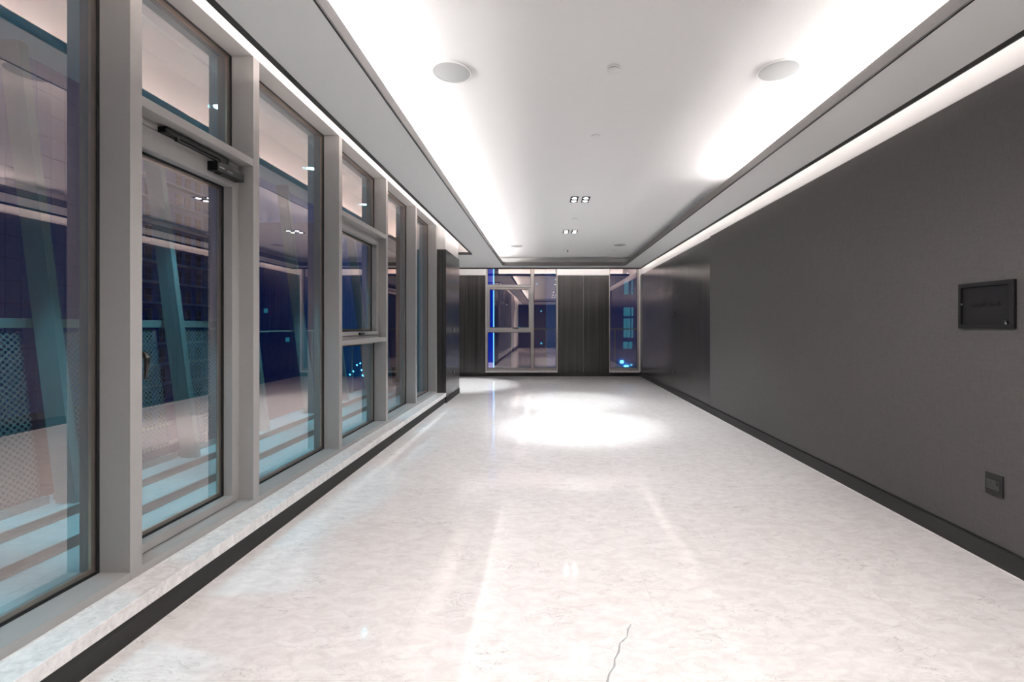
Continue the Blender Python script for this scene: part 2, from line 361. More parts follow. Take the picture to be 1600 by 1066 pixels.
# far windows
YF = 11.885
wf = struct(empty('window_6', (-0.63, YF, ZB0 + 0.055)), 'grey framed far window with opening sash at the end wall', 'window')
zb = 0.205
for a, b, z0, z1 in ((W1[0], W1[0] + 0.035, ZB0, ZH), (-0.395, -0.315, ZB0, ZH), (W1[1] - 0.02, W1[1], ZB0, ZH)):
    bx('jamb' if a != -0.395 else 'mullion', a, b, YF, 11.985, z0 + 0.055, z1, 'alu', wf, bev=0.002)
bx('bottom_rail', W1[0] + 0.035, W1[1] - 0.02, YF + 0.002, 11.985, ZB0 + 0.055, zb, 'alu', wf)
bx('transom', W1[0] + 0.035, -0.395, YF + 0.001, 11.985, 2.315, 2.385, 'alu', wf, bev=0.002)
bx('transom', W1[0] + 0.035, -0.395, YF + 0.001, 11.985, 1.145, 1.215, 'alu', wf, bev=0.002)
bx('head_rail', W1[0] + 0.035, W1[1] - 0.02, YF + 0.002, 11.985, ZH - 0.03, ZH, 'alu', wf)
sash = G().ring('y', YF + 0.012, 11.97, (W1[0] + 0.04, -0.40, 1.22, 2.31), (W1[0] + 0.085, -0.445, 1.265, 2.265)).build('sash', 'alu', wf)
h = G(); h.box(-0.78, -0.72, YF - 0.03, YF + 0.012, 1.232, 1.25, 0.003); h.tube([(-0.75, YF - 0.03, 1.24), (-0.80, YF - 0.035, 1.245), (-0.87, YF - 0.03, 1.245)], [0.008, 0.008, 0.005]); h.build('handle', 'blackgloss', sash)
pane_y(wf, W1[0] + 0.035, -0.395, 2.385, ZH - 0.03, YF + 0.05)
pane_y(wf, W1[0] + 0.085, -0.445, 1.265, 2.265, YF + 0.05)
pane_y(wf, W1[0] + 0.035, -0.395, zb, 1.145, YF + 0.05)
pane_y(wf, -0.315, W1[1] - 0.02, zb, ZH - 0.03, YF + 0.05)
wf2 = struct(empty('window_7', (2.045, YF, ZB0 + 0.055)), 'narrow full height far window beside the right wall', 'window')
for a, b in ((W2[0], W2[0] + 0.015), (W2[1] - 0.04, W2[1])): bx('jamb', a, b, YF, 11.985, ZB0 + 0.055, ZH, 'alu', wf2)
bx('bottom_rail', W2[0] + 0.015, W2[1] - 0.04, YF + 0.002, 11.985, ZB0 + 0.055, zb, 'alu', wf2)
bx('head_rail', W2[0] + 0.015, W2[1] - 0.04, YF + 0.002, 11.985, ZH - 0.03, ZH, 'alu', wf2)
pane_y(wf2, W2[0] + 0.015, W2[1] - 0.04, zb, ZH - 0.03, YF + 0.05)
struct(bx('trim_2', W1[0] - 0.01, W1[1] + 0.01, 11.80, 11.99, 0.10, 0.15, 'sill', bev=0.002), 'white marble sill under the wide far window', 'window sill')
struct(bx('trim_3', W2[0] - 0.005, 2.432, 11.80, 11.99, 0.10, 0.15, 'sill', bev=0.002), 'white marble sill under the narrow far window', 'window sill')

# ------------------------------------------------------------------ left wall: glazed screen
MY = [-0.38, 0.81, 2.009, 2.855, 4.040, 5.225, 6.415, 7.605]    # near edges of the mullions
MW = 0.060
wl = struct(empty('wall_left', (XF, 3.6, ZS1)), 'grey metal glazed screen along the left side of the room', 'wall')
for y in MY: bx('mullion', XO, XF, y, y + MW, ZS1, ZH - 0.0002, 'alu', wl, bev=0.0015)
for a, b in zip(MY[:-1], MY[1:]):
    bx('bottom_rail', XO, XF - 0.001, a + MW, b, ZS1, ZR, 'alu', wl)
    bx('head_rail', XO, XF - 0.002, a + MW, b, ZH, ZH + 0.05, 'alu', wl)
bx('transom', XO, XF - 0.001, MY[2] + MW, MY[3], 2.304, 2.350, 'alu', wl, bev=0.0015)
bx('transom', XO, XF - 0.001, MY[4] + MW, MY[5], 2.304, 2.350, 'alu', wl, bev=0.0015)
bx('transom', XO, XF - 0.001, MY[4] + MW, MY[5], 1.125, 1.172, 'alu', wl, bev=0.0015)
bx('bulkhead', -2.25, XF - 0.003, Y0, 7.70, ZH + 0.05, 3.45, 'plaster', wl)
bx('bulkhead_face', XF - 0.003, XF, Y0, 7.70, ZH + 0.0005, ZTOP, 'plaster', wl)
bx('sill_upstand', XO, -1.72, Y0, 7.70, -0.1, ZS0, 'riser', wl)
bx('rear_pier', -2.25, -1.70, Y0 - 0.1, MY[0], 0.0, ZTOP, 'plaster', wl)
winlab = ['tall fixed window pane behind the near edge of the glazed screen', 'tall fixed window pane nearest the camera, left of the door', None,
          'tall fixed window pane just beyond the glazed door', 'window with opening sash and fanlight, second bay past the door',
          'slim fixed window pane between the sash window and last pane', 'last fixed window pane of the screen, beside the black pillar']
n = 0
for k, (a, b) in enumerate(zip(MY[:-1], MY[1:])):
    y0, y1 = a + MW, b
    if k == 2: continue
    n += 1
    wn = struct(empty('window_%d' % (n if n < 6 else 8), (XG, (y0 + y1) / 2, ZR)), winlab[k], 'window')
    if k == 4:
        pane_x(wn, y0, y1, 2.350, ZH); pane_x(wn, y0, y1, ZR, 1.125)
        fx = -1.92
        G().ring('x', -2.02, fx, (y0, y1, 1.172, 2.304), (y0 + 0.03, y1 - 0.03, 1.20, 2.272)).build('fixed_frame', 'alu', wn)
        s = G().ring('x', -2.01, fx + 0.004, (y0 + 0.034, y1 - 0.034, 1.204, 2.268), (y0 + 0.075, y1 - 0.075, 1.245, 2.225)).build('sash', 'alu', wn)
        hh = G(); hh.box(fx + 0.004, fx + 0.016, y0 + 0.55, y0 + 0.66, 1.212, 1.236, 0.003); hh.tube([(fx + 0.014, y0 + 0.60, 1.224), (fx + 0.045, y0 + 0.60, 1.226), (fx + 0.05, y0 + 0.56, 1.228), (fx + 0.05, y0 + 0.48, 1.228)], [0.009, 0.009, 0.009, 0.006])
        hh.build('handle', 'blackgloss', s)
        pane_x(wn, y0 + 0.075, y1 - 0.075, 1.245, 2.225, XG)
    else:
        pane_x(wn, y0, y1, ZR, ZH)

# the glazed door bay
y0, y1 = MY[2] + MW, MY[3]
fan = struct(empty('window_9', (XG, (y0 + y1) / 2, 2.35)), 'fanlight pane above the glazed door', 'window')
pane_x(fan, y0, y1, 2.350, ZH)
dr = struct(empty('door_1', (-1.92, (y0 + y1) / 2, ZR)), 'grey framed glazed door with black closer and lever handle', 'door')
fx = -1.925
df = G(); df.box(-2.03, fx, y0, y1, 2.268, 2.304); df.box(-2.03, fx, y0, y0 + 0.030, ZR, 2.268); df.box(-2.03, fx, y1 - 0.030, y1, ZR, 2.268)
df.build('door_frame', 'alu', dr)
bx('threshold_gap', -2.03, fx - 0.004, y0 + 0.03, y1 - 0.03, ZR, ZR + 0.006, 'gasket', dr)
ly0, ly1 = y0 + 0.033, y1 - 0.033
leaf = empty('door_leaf', (0, 0, 0)); leaf.parent = dr; leaf.location = Vector((-1.95, (y0 + y1) / 2, ZR + 0.006)) - wloc(dr)
lx0, lx1 = -2.02, fx + 0.005
bx('stile', lx0, lx1, ly0, ly0 + 0.036, 0.218, 2.263, 'alu', leaf, bev=0.0015)
bx('stile', lx0, lx1, ly1 - 0.036, ly1, 0.218, 2.263, 'alu', leaf, bev=0.0015)
bx('top_rail', lx0, lx1 - 0.0005, ly0 + 0.036, ly1 - 0.036, 2.155, 2.263, 'alu', leaf)
bx('bottom_rail', lx0, lx1 - 0.0005, ly0 + 0.036, ly1 - 0.036, 0.218, 0.262, 'alu', leaf)
pane_x(leaf, ly0 + 0.036, ly1 - 0.036, 0.262, 2.155, XG - 0.002)
# handle: plate on the near stile, neck into the room, lever hanging down
hy = ly0 + 0.018
hd = bx('handle', lx1, lx1 + 0.010, hy - 0.014, hy + 0.014, 1.09, 1.23, 'blackgloss', dr, bev=0.004)
G().tube([(lx1 + 0.006, hy, 1.172), (lx1 + 0.035, hy, 1.172), (lx1 + 0.052, hy, 1.168), (lx1 + 0.062, hy, 1.150), (lx1 + 0.062, hy, 1.125), (lx1 + 0.057, hy + 0.002, 1.09), (lx1 + 0.051, hy + 0.003, 1.055)],
         [0.012, 0.012, 0.0125, 0.013, 0.0115, 0.009, 0.0065], 14).build('lever', 'blackgloss', hd, smooth=True)
# door closer
cl = bx('door_closer', lx1, -1.862, 2.585, 2.802, 2.186, 2.238, 'darkmetal', dr, bev=0.004)
bx('end_cap', lx1, -1.8615, 2.580, 2.590, 2.1855, 2.2385, 'blackplastic', cl, bev=0.002)
bx('end_cap', lx1, -1.8615, 2.797, 2.806, 2.1855, 2.2385, 'blackplastic', cl, bev=0.002)
bx('adjuster', -1.905, -1.885, 2.615, 2.645, 2.181, 2.187, 'blackplastic', cl)
mk_ = G()
for a, b, hh_ in ((2.598, 2.603, .007), (2.610, 2.614, .008), (2.617, 2.621, .008), (2.624, 2.628, .008), (2.631, 2.635, .008), (2.660, 2.705, .0018)):
    mk_.box(-1.8622, -1.8614, a, b, 2.207, 2.207 + hh_)
mk_.build('printed_mark', 'silver', cl)
tr = bx('closer_track', fx, -1.888, 2.262, 2.715, 2.266, 2.292, 'darkmetal', dr, bev=0.003)
bx('track_cap', fx, -1.8875, 2.258, 2.268, 2.2655, 2.2925, 'blackplastic', tr)
arm = G(); arm.box(-1.900, -1.880, 2.325, 2.66, 2.247, 2.256, 0.002); arm.lathe((-1.89, 2.335, 2.246), [(0.010, 0.0), (0.010, 0.022)], 16); arm.box(-1.905, -1.875, 2.62, 2.67, 2.236, 2.262, 0.003)
arm.build('closer_arm', 'darkmetal', dr)

# marble window sill and skirting below it
sl = struct(empty('trim_1', (-1.76, 3.7, ZS0)), 'long white marble sill under the glazed screen', 'window sill')
sy = [Y0, -1.3, 0.6, 2.47, 4.35, 6.05, 7.695]
for a, b in zip(sy[:-1], sy[1:]): bx('sill_slab', XF - 0.15, -1.685, a + 0.0005, b - 0.0005, ZS0, ZS1 - 0.0005, 'sill', sl, bev=0.003)
bl = struct(empty('baseboard_left', (-1.70, 3.7, 0.0)), 'black oak skirting under the marble window sill', 'baseboard')
for a, b in ((Y0, 0.2), (0.2, 2.05), (2.05, 4.45), (4.45, 7.695)): bx('skirting_board', -1.72, -1.70, a + 0.0006, b - 0.0006, 0.004, 0.110, 'skirt', bl)
bx('shadow_gap', -1.722, -1.703, Y0, 7.695, 0.110, ZS0, 'gasket', bl)
bx('floor_edge_strip', -1.70, -1.697, Y0, 7.695, 0.0, 0.004, 'paleline', bl)

# ------------------------------------------------------------------ pillar and recess beyond the screen
pc = G(); pc.box(-2.25, -1.706, 7.716, 8.862, 0.0, ZTOP); pc.box(-3.0, -2.25, 8.70, 8.862, 0.0, ZTOP); pc.box(-3.0, -2.9, 8.862, 12.0, 0.0, ZTOP)
pc = struct(pc.build('wall_recess', 'plaster'), 'pillar past the screen, black panels below a white lit band', 'wall')
bx('front_panel', -2.06, -1.690, 7.700, 7.716, 0.004, 2.60, 'veneer', pc, bev=0.001)
bx('side_panel', -1.706, -1.690, 7.717, 8.875, 0.105, 2.60, 'veneer', pc, bev=0.001)
bx('rear_panel', -2.885, -1.706, 8.862, 8.877, 0.105, 2.60, 'veneer', pc, bev=0.001)
bx('outer_cladding', -3.01, -2.25, 8.685, 8.70, -0.3, ZTOP, 'gasket', pc)
bx('outer_cladding', -3.01, -3.0, 8.70, 12.0, -0.3, ZTOP, 'gasket', pc)
bx('recess_panel', -2.9, -2.885, 8.88, 11.85, 0.105, 2.60, 'veneer', pc, bev=0.001)
bp_ = struct(bx('baseboard_pillar', -1.706, -1.683, 7.700, 8.882, 0.0, 0.10, 'skirt'), 'black skirting around the pillar foot', 'baseboard')

# wall behind the camera
wf_ = struct(bx('wall_front', -1.70, 2.47, Y0 - 0.12, Y0, 0.0, ZTOP, 'plaster'), 'wall behind the camera, charcoal covering below a white band', 'wall')
bx('fabric_covering', -1.69, 2.45, Y0, Y0 + 0.02, 0.11, PANTOP, 'fabric', wf_)
bx('skirting_board', -1.69, 2.43, Y0, Y0 + 0.03, 0.0, 0.105, 'skirtx', wf_)

# ------------------------------------------------------------------ ceiling
ce = G(); ce.box(-3.0, 2.62, Y0 - 0.1, 12.0, ZTOP, ZTOP + 0.1)
ceil = struct(ce.build('ceiling', 'plaster'), 'white tray ceiling with lit coves and lowered soffit border', 'ceiling')
RC = 0.19
tray = G(); tray.box(TX0 - RC - 0.03, TX1 + RC + 0.03, TY0 - RC - 0.03, TY1 + RC + 0.03, ZC, ZTOP); tray.build('tray_panel', 'plaster', ceil)
cw = G()
cw.box(TX0 - RC - 0.03, TX0 - RC, TY0 - RC, TY1 + RC, ZSOFT, ZC); cw.box(TX1 + RC, TX1 + RC + 0.03, TY0 - RC, TY1 + RC, ZSOFT, ZC)
cw.box(TX0 - RC, TX1 + RC, TY1 + RC, TY1 + RC + 0.03, ZSOFT, ZC); cw.box(TX0 - RC, TX1 + RC, TY0 - RC - 0.03, TY0 - RC, ZSOFT, ZC)
cw.build('cove_wall', 'plaster', ceil)
so = G()
so.box(SXL, TX0, Y0, TY1, ZSOF, ZSOFT); so.box(TX1, SXR, Y0, TY1, ZSOF, ZSOFT); so.box(TX0, TX1, Y0, TY0, ZSOF, ZSOFT)
so.box(SXL, SXR, TY1, SYB, ZSOF, ZSOFT); so.box(-2.9, SXL, 8.99, SYB, ZSOF, ZSOFT)
# rounded tray corners
FR = 0.13
def corner(cx, cy, sx, sy):
    p = [(cx, cy)]
    for i in range(9):
        a = math.pi / 2 * i / 8
        p.append((cx + sx * (FR - FR * math.sin(a)), cy + sy * (FR - FR * math.cos(a))))
    # p[1] on the x-edge, last on the y-edge
    if sx * sy < 0: p = p[::-1]
    return p
for cx, cy, sx, sy in ((TX0, TY1, 1, -1), (TX1, TY1, -1, -1), (TX0, TY0, 1, 1), (TX1, TY0, -1, 1)):
    so.prism(corner(cx, cy, sx, sy), 'z', ZSOF, ZSOFT)
so.build('soffit', 'soffit', ceil)
def loop(off):
    x0, x1, y0, y1 = TX0 - off, TX1 + off, TY0 - off, TY1 + off; r = FR + off; p = []
    for cx, cy, a0 in ((x1 - r, y1 - r, 0), (x0 + r, y1 - r, 90), (x0 + r, y0 + r, 180), (x1 - r, y0 + r, 270)):
        for i in range(9):
            a = math.radians(a0 + 90 * i / 8); p.append((cx + r * math.cos(a), cy + r * math.sin(a)))
    return p
def band(name, off0, off1, z0, z1, mat):
    a, b = loop(off0), loop(off1); k = len(a); v = []; f = []
    for P, z in ((a, z0), (b, z0), (b, z1), (a, z1)): v += [(p[0], p[1], z) for p in P]
    for q in range(4):
        for i in range(k):
            j = (i + 1) % k; f.append((q * k + i, q * k + j, ((q + 1) % 4) * k + j, ((q + 1) % 4) * k + i))
    return mk(name, v, f, mat, ceil)
band('cove_fascia', -0.002, 0.016, ZSOF + 0.008, 2.822, 'fascia')
band('shadow_line', -0.001, 0.010, ZSOF - 0.0015, ZSOF + 0.008, 'gasket')
# black edge trims round the lit slots
bt = G()
bt.box(SXL - 0.010, SXL, Y0, 8.99, ZTR, ZSOFT + 0.008); bt.box(-2.9, SXL, 8.98, 8.99, ZTR, ZSOFT + 0.008)
bt.box(SXR, SXR + 0.010, Y0, SYB, ZTR + 0.003, ZSOFT)
bt.box(-2.9, SXR, SYB, SYB + 0.010, ZTR, ZSOFT + 0.008)
bt.build('edge_trim', 'blacktrim', ceil)
cv = G(); cv.box(-1.34, -1.33, Y0, 8.9, ZSOFT, ZTOP); cv.box(2.15, 2.16, Y0, 11.08, ZSOFT, ZTOP); cv.box(-1.33, 2.16, 11.08, 11.09, ZSOFT, ZTOP)
cv.box(-2.9, -1.34, 9.08, 9.09, ZSOFT, ZTOP)
cv.build('slot_lining', 'plaster', ceil)
# LED strips
def led(name, x0, x1, y0, y1, z0, z1, mat):
    return bx(name, x0, x1, y0, y1, z0, z1, mat, ceil)
led('led_strip', TX0 - 0.150, TX0 - 0.138, -2.9, 10.5, 2.800, 2.806, 'led')
led('led_strip', TX1 + 0.138, TX1 + 0.150, -2.9, 4.85, 2.800, 2.806, 'led')
led('led_strip', SXL + 0.022, SXL + 0.036, Y0 + 0.2, 8.9, ZSOFT + 0.001, ZSOFT + 0.004, 'ledpocket')
led('led_strip', SXR - 0.014, SXR - 0.010, Y0 + 0.2, 11.1, ZSOFT + 0.03, ZSOFT + 0.046, 'ledwarm')
led('led_strip', -2.85, 2.28, SYB - 0.040, SYB - 0.022, ZSOFT + 0.001, ZSOFT + 0.004, 'ledback')

# ------------------------------------------------------------------ ceiling fittings
QS = (ZC - H) / 1.7
def speaker(x, y, label):
    x *= QS; y *= QS
    r = 0.128
    o = empty('ceiling_speaker', (x, y, ZC)); tag(o, label, 'speaker', 'ceiling speakers')
    G().lathe((x, y, ZC), [(r, 0.0), (r, -0.006), (r - 0.004, -0.009), (r - 0.009, -0.009), (r - 0.009, 0.0)], 48).build('rim', 'whiteplastic', o)
    G().lathe((x, y, ZC), [(r - 0.009, -0.002), (r - 0.009, -0.007), (r - 0.03, -0.0085), (0.02, -0.009)], 48).build('grille', 'grille', o)
speaker(-0.628, 3.037, 'round grey mesh ceiling speaker nearest the camera, by the left cove')
speaker(1.539, 3.014, 'round grey mesh ceiling speaker nearest the camera, by the right cove')
speaker(-0.622, 9.63, 'small looking far ceiling speaker by the left cove')
speaker(1.535, 9.49, 'small looking far ceiling speaker by the right cove')
def sprinkler_cover(x, y, label):
    x *= QS; y *= QS
    o = G().lathe((x, y, ZC), [(0.036, 0.0), (0.039, -0.003), (0.039, -0.006), (0.030, -0.008), (0.006, -0.009)], 32).build('sprinkler_cover', 'whiteplastic')
    tag(o, label, 'sprinkler', 'sprinkler covers in the ceiling')
    G().lathe((x, y, ZC), [(0.0405, 0.0), (0.0405, -0.0015)], 32).build('shadow_ring', 'grille', o)
sprinkler_cover(0.446, 4.07, 'flush white round sprinkler cover between the near speakers and downlights')
sprinkler_cover(0.455, 7.19, 'round sprinkler cover between the two sets of downlights')
sprinkler_cover(-0.63, 10.4, 'round sprinkler cover beyond the far left ceiling speaker')
sprinkler_cover(1.535, 10.2, 'round sprinkler cover beyond the far right ceiling speaker')
o = empty('smoke_detector', (0.431, 2.90, ZC)); tag(o, 'white domed detector with dark grooves between the near speakers', 'detector')
G().lathe((0.431, 2.90, ZC), [(0.040, 0.0), (0.040, -0.008), (0.036, -0.009), (0.036, -0.013)], 32).build('base_ring', 'whiteplastic', o)
G().lathe((0.431, 2.90, ZC), [(0.034, -0.013), (0.034, -0.017)], 32).build('dark_groove', 'insert', o)
G().lathe((0.431, 2.90, ZC), [(0.036, -0.017), (0.040, -0.019), (0.040, -0.024), (0.030, -0.031), (0.010, -0.034)], 32).build('dome', 'whiteplastic', o, smooth=False)
o = empty('motion_detector', (0.427, 9.80, ZC)); tag(o, 'white detector with a lens on the ceiling near the far end', 'detector')
G().lathe((0.427, 9.80, ZC), [(0.055, 0.0), (0.055, -0.015), (0.048, -0.03), (0.035, -0.05), (0.012, -0.056)], 32).build('housing', 'whiteplastic', o)
G().lathe((0.462, 9.775, ZC - 0.022), [(0.016, 0.0), (0.016, -0.02), (0.005, -0.028)], 16).build('lens', 'insert', o)
def downlight(x, y, label, beam=47, power=0.24, blend=0.6):
    x *= QS; y *= QS
    o = empty('downlight', (x, y, ZC)); tag(o, label, 'downlight', 'four lamp ceiling downlights')
    for sx in (-0.074, 0.074):
        hs = G().box(x + sx - 0.051, x + sx + 0.051, y - 0.135, y + 0.135, ZC - 0.004, ZC, 0.001).build('housing', 'blackplastic', o)
        for sy_ in (-0.067, 0.067):
            G().lathe((x + sx, y + sy_, ZC), [(0.032, -0.003), (0.032, -0.0055), (0.029, -0.007)], 28).build('lamp', 'lamp', hs)
    L = bpy.data.lights.new('downlight_beam', 'SPOT'); L.energy = SPOT * power; L.color = (0.93, 0.98, 1.0) if beam < 100 else (1.0, 0.95, 0.92); L.spot_size = math.radians(beam); L.spot_blend = blend; L.shadow_soft_size = 0.08
    lo = bpy.data.objects.new('downlight_beam', L); COL.objects.link(lo); lo.parent = o; lo.location = (0, 0, -0.03)
    if beam < 100:      # the lenses also spill a weak wide flood
        L2 = bpy.data.lights.new('downlight_spill', 'SPOT'); L2.energy = SPOT * 0.25; L2.color = (0.95, 0.98, 1.0); L2.spot_size = math.radians(104); L2.spot_blend = 0.45; L2.shadow_soft_size = 0.1
        l2 = bpy.data.objects.new('downlight_spill', L2); COL.objects.link(l2); l2.parent = o; l2.location = (0, 0, -0.03)
downlight(0.455, 6.10, 'four lamp ceiling downlight nearer the camera')
downlight(0.437, 8.17, 'four lamp ceiling downlight nearer the far wall')
downlight(0.455, 1.96, 'added unseen four lamp ceiling downlight above the camera', 150, 0.18, 0.5)  # this and the next two: unseen wide downlights added to light the near floor
downlight(0.455, -0.11, 'added unseen four lamp ceiling downlight just behind the camera', 150, 0.18, 0.5)
downlight(0.455, -2.18, 'added unseen four lamp ceiling downlight at the rear of the room', 150, 0.18, 0.5)
# recess downlight beyond the pillar (its pool shows on the floor)
def single_downlight(x, y, z, label, e):
    o = empty('round_downlight', (x, y, z)); tag(o, label, 'downlight')
    G().lathe((x, y, z), [(0.05, 0.0), (0.05, -0.004), (0.044, -0.005), (0.044, 0.0)], 28).build('rim', 'whiteplastic', o)
    G().lathe((x, y, z), [(0.040, -0.001), (0.040, -0.003)], 28).build('lamp', 'lamp', o)
    L = bpy.data.lights.new('downlight_beam', 'SPOT'); L.energy = e; L.color = (0.93, 0.98, 1.0); L.spot_size = math.radians(60); L.spot_blend = 0.5; L.shadow_soft_size = 0.05
    lo = bpy.data.objects.new('downlight_beam', L); COL.objects.link(lo); lo.parent = o; lo.location = (0, 0, -0.02)
single_downlight(-2.0, 10.1, ZSOF, 'round downlight in the recess past the pillar', SPOT * 0.5)

# ------------------------------------------------------------------ wall fittings
# tablet dock on the right wall
dy0, dy1, dz0, dz1 = 2.368, 2.69, 1.287, 1.547
o = empty('tablet_dock', (XR, (dy0 + dy1) / 2, dz0)); tag(o, 'black empty tablet wall dock on the charcoal wall', 'tablet dock')
def rrect(y0, y1, z0, z1, r, n=6):
    p = []
    for cy, cz, a0 in ((y1 - r, z1 - r, 0), (y0 + r, z1 - r, 90), (y0 + r, z0 + r, 180), (y1 - r, z0 + r, 270)):
        for i in range(n + 1):
            a = math.radians(a0 + 90 * i / n); p.append((cy + r * math.cos(a), cz + r * math.sin(a)))
    return p
def frame_x(name, outer, inner, xa, xb, mat, parent):
    k = len(outer); v = []; f = []
    for P, x in ((outer, xa), (inner, xa), (inner, xb), (outer, xb)): v += [(x, p[0], p[1]) for p in P]
    for q in range(4):
        for i in range(k):
            j = (i + 1) % k; f.append((q * k + i, q * k + j, ((q + 1) % 4) * k + j, ((q + 1) % 4) * k + i))
    return mk(name, v, f, mat, parent)
oy0, oy1 = dy0 + 0.026, dy1 - 0.018
frame_x('frame', rrect(dy0, dy1, dz0, dz1, 0.002), rrect(oy0, oy1, dz0 + 0.02, dz1 - 0.022, 0.012), XR - 0.014, XR, 'blackplastic', o)
tray_ = bx('tray', XR - 0.003, XR, dy0 + 0.01, dy1 - 0.01, dz0 + 0.008, dz1 - 0.008, 'traymat', o)
text_mesh('embossed_lettering', 'SimpliDock', 0.036, 0.0012, 'blackplastic', tray_, (XR - 0.0035, (dy0 + dy1) / 2 + 0.005, 1.422), (math.pi / 2, 0, -math.pi / 2))
G().box(XR - 0.0145, XR - 0.002, oy1 - 0.012, oy1 + 0.002, 1.422, 1.434).build('sensor', 'silver', o)
clip = G().prism([(dy0 + 0.055, 1.309), (dy0 + 0.036, 1.309), (dy0 + 0.040, 1.328), (dy0 + 0.048, 1.334)], 'x', XR - 0.012, XR - 0.003).build('connector', 'blackplastic', o)
cm = G(); cm.tube([(XR - 0.0135, dy0 + 0.053, 1.311), (XR - 0.0135, dy0 + 0.047, 1.331), (XR - 0.0135, dy0 + 0.041, 1.311)], 0.0018, 6); cm.tube([(XR - 0.0135, dy0 + 0.053, 1.311), (XR - 0.0135, dy0 + 0.041, 1.311)], 0.0015, 6); cm.build('connector_edge', 'silver', clip)

# power socket on the right wall, near
syc, szc = 2.485, 0.435
o = empty('wall_socket', (XR, syc, szc - 0.058)); tag(o, 'graphite three pin wall socket low on the charcoal wall', 'socket')
bx('plate', XR - 0.010, XR, syc - 0.052, syc + 0.046, szc - 0.058, szc + 0.058, 'plate', o, bev=0.003)
ins = bx('insert', XR - 0.0125, XR - 0.009, syc - 0.037, syc + 0.034, szc - 0.026, szc + 0.026, 'insert', o, bev=0.001)
for yy, zz, wy, wz in ((syc + 0.010, szc + 0.010, 0.0028, 0.005), (syc + 0.021, szc - 0.012, 0.004, 0.0026), (syc - 0.002, szc - 0.012, 0.004, 0.0026)):
    bx('pin_hole', XR - 0.0129, XR - 0.0122, yy - wy, yy + wy, zz - wz, zz + wz, 'gasket', ins)
bx('rocker_switch', XR - 0.0145, XR - 0.012, syc - 0.031, syc - 0.019, szc - 0.002, szc + 0.020, 'plate', ins, bev=0.0008)

def plate_x(name, label, cat, x, sgn, yc, zc, wy, hz, cells, group=None, cellmat='silver'):
    """wall plate on a wall facing -x (sgn -1) or +x (sgn +1); cells = list of (dy0, dy1, dz0, dz1)"""
    o = empty(name, (x, yc, zc - hz / 2)); tag(o, label, cat, group)
    bx('plate', x, x + sgn * 0.008, yc - wy / 2, yc + wy / 2, zc - hz / 2, zc + hz / 2, 'blackplastic', o, bev=0.002)
    for c in cells: bx('rocker' if cat == 'light switch' else 'insert', x + sgn * 0.007, x + sgn * 0.011, yc + c[0], yc + c[1], zc + c[2], zc + c[3], cellmat, o, bev=0.001)
plate_x('light_switch', 'black three gang light switch on the right veneer wall', 'light switch', 2.456, -1, 8.77, 1.53, 0.125, 0.088, [(0.024, 0.05, -0.03, 0.03), (-0.012, 0.012, -0.03, 0.03), (-0.05, -0.024, -0.03, 0.03)], cellmat='insert')
plate_x('wall_socket', 'black double socket low on the right veneer wall', 'socket', 2.456, -1, 8.77, 0.43, 0.125, 0.088, [(0.02, 0.05, -0.03, 0.03), (-0.05, 0.0, -0.03, 0.03)], cellmat='insert')
plate_x('light_switch', 'light switch on the side of the black pillar', 'light switch', -1.690, 1, 8.33, 1.235, 0.09, 0.088, [(-0.035, 0.035, -0.035, 0.035)])
plate_x('wall_socket', 'socket low on the side of the black pillar', 'socket', -1.690, 1, 8.33, 0.465, 0.09, 0.088, [(-0.035, 0.035, -0.035, 0.035)])

# ------------------------------------------------------------------ outside: stepped ledge, railing, fins
lg = G(); lg.prism([(XO, -0.3), (XO, 0.12), (-2.52, 0.12), (-2.52, 0.181), (-2.80, 0.181), (-2.80, 0.239), (-3.12, 0.239), (-3.12, -0.3)][::-1], 'y', -3.0, 8.68)
ledge = tag(lg.build('balcony_ledge', 'ledge'), 'stepped pale stone ledge outside the glazed screen', 'ledge', kind='structure')
for x, z0, z1 in ((-2.52, 0.122, 0.176), (-2.80, 0.183, 0.234)): bx('dark_riser', x, x + 0.004, -3.0, 8.6, z0, z1, 'riser', ledge)
osf = tag(bx('balcony_soffit', -3.30, -2.25, -3.0, 8.6, 3.02, 3.09, 'soffit'), 'pale soffit over the outside ledge', 'soffit', kind='structure')
LEAN = 0.125
def fin_x(z): return -LEAN * (z - 0.239)
fins = [2.776 + 0.938 * k for k in range(-2, 7)]
flab = ['slanted white outside fin behind the camera side of the screen', 'slanted white outside fin just left of the first pane', 'broad slanted outside fin seen through the nearest pane',
        'slanted outside fin seen through the glazed door', 'slanted outside fin just past the door bay', 'slanted outside fin at the far side of the second tall pane',
        'slanted outside fin behind the sash window', 'slanted outside fin behind the slim pane', 'slanted outside fin behind the last pane']
for y1, lab in zip(fins, flab):
    xa, xb, ya = -2.815, -2.940, y1 - 0.048
    zt = 3.02; dx = fin_x(zt)
    v = [(xa, ya, 0.239), (xb, ya, 0.239), (xb, y1, 0.239), (xa, y1, 0.239), (xa + dx, ya, zt), (xb + dx, ya, zt), (xb + dx, y1, zt), (xa + dx, y1, zt)]
    f = [(0, 1, 2, 3), (7, 6, 5, 4), (0, 4, 5, 1), (1, 5, 6, 2), (2, 6, 7, 3), (3, 7, 4, 0)]
    tag(mk('facade_fin', v, f, 'fin'), lab, 'fin', 'slanted fins outside the glazed screen')
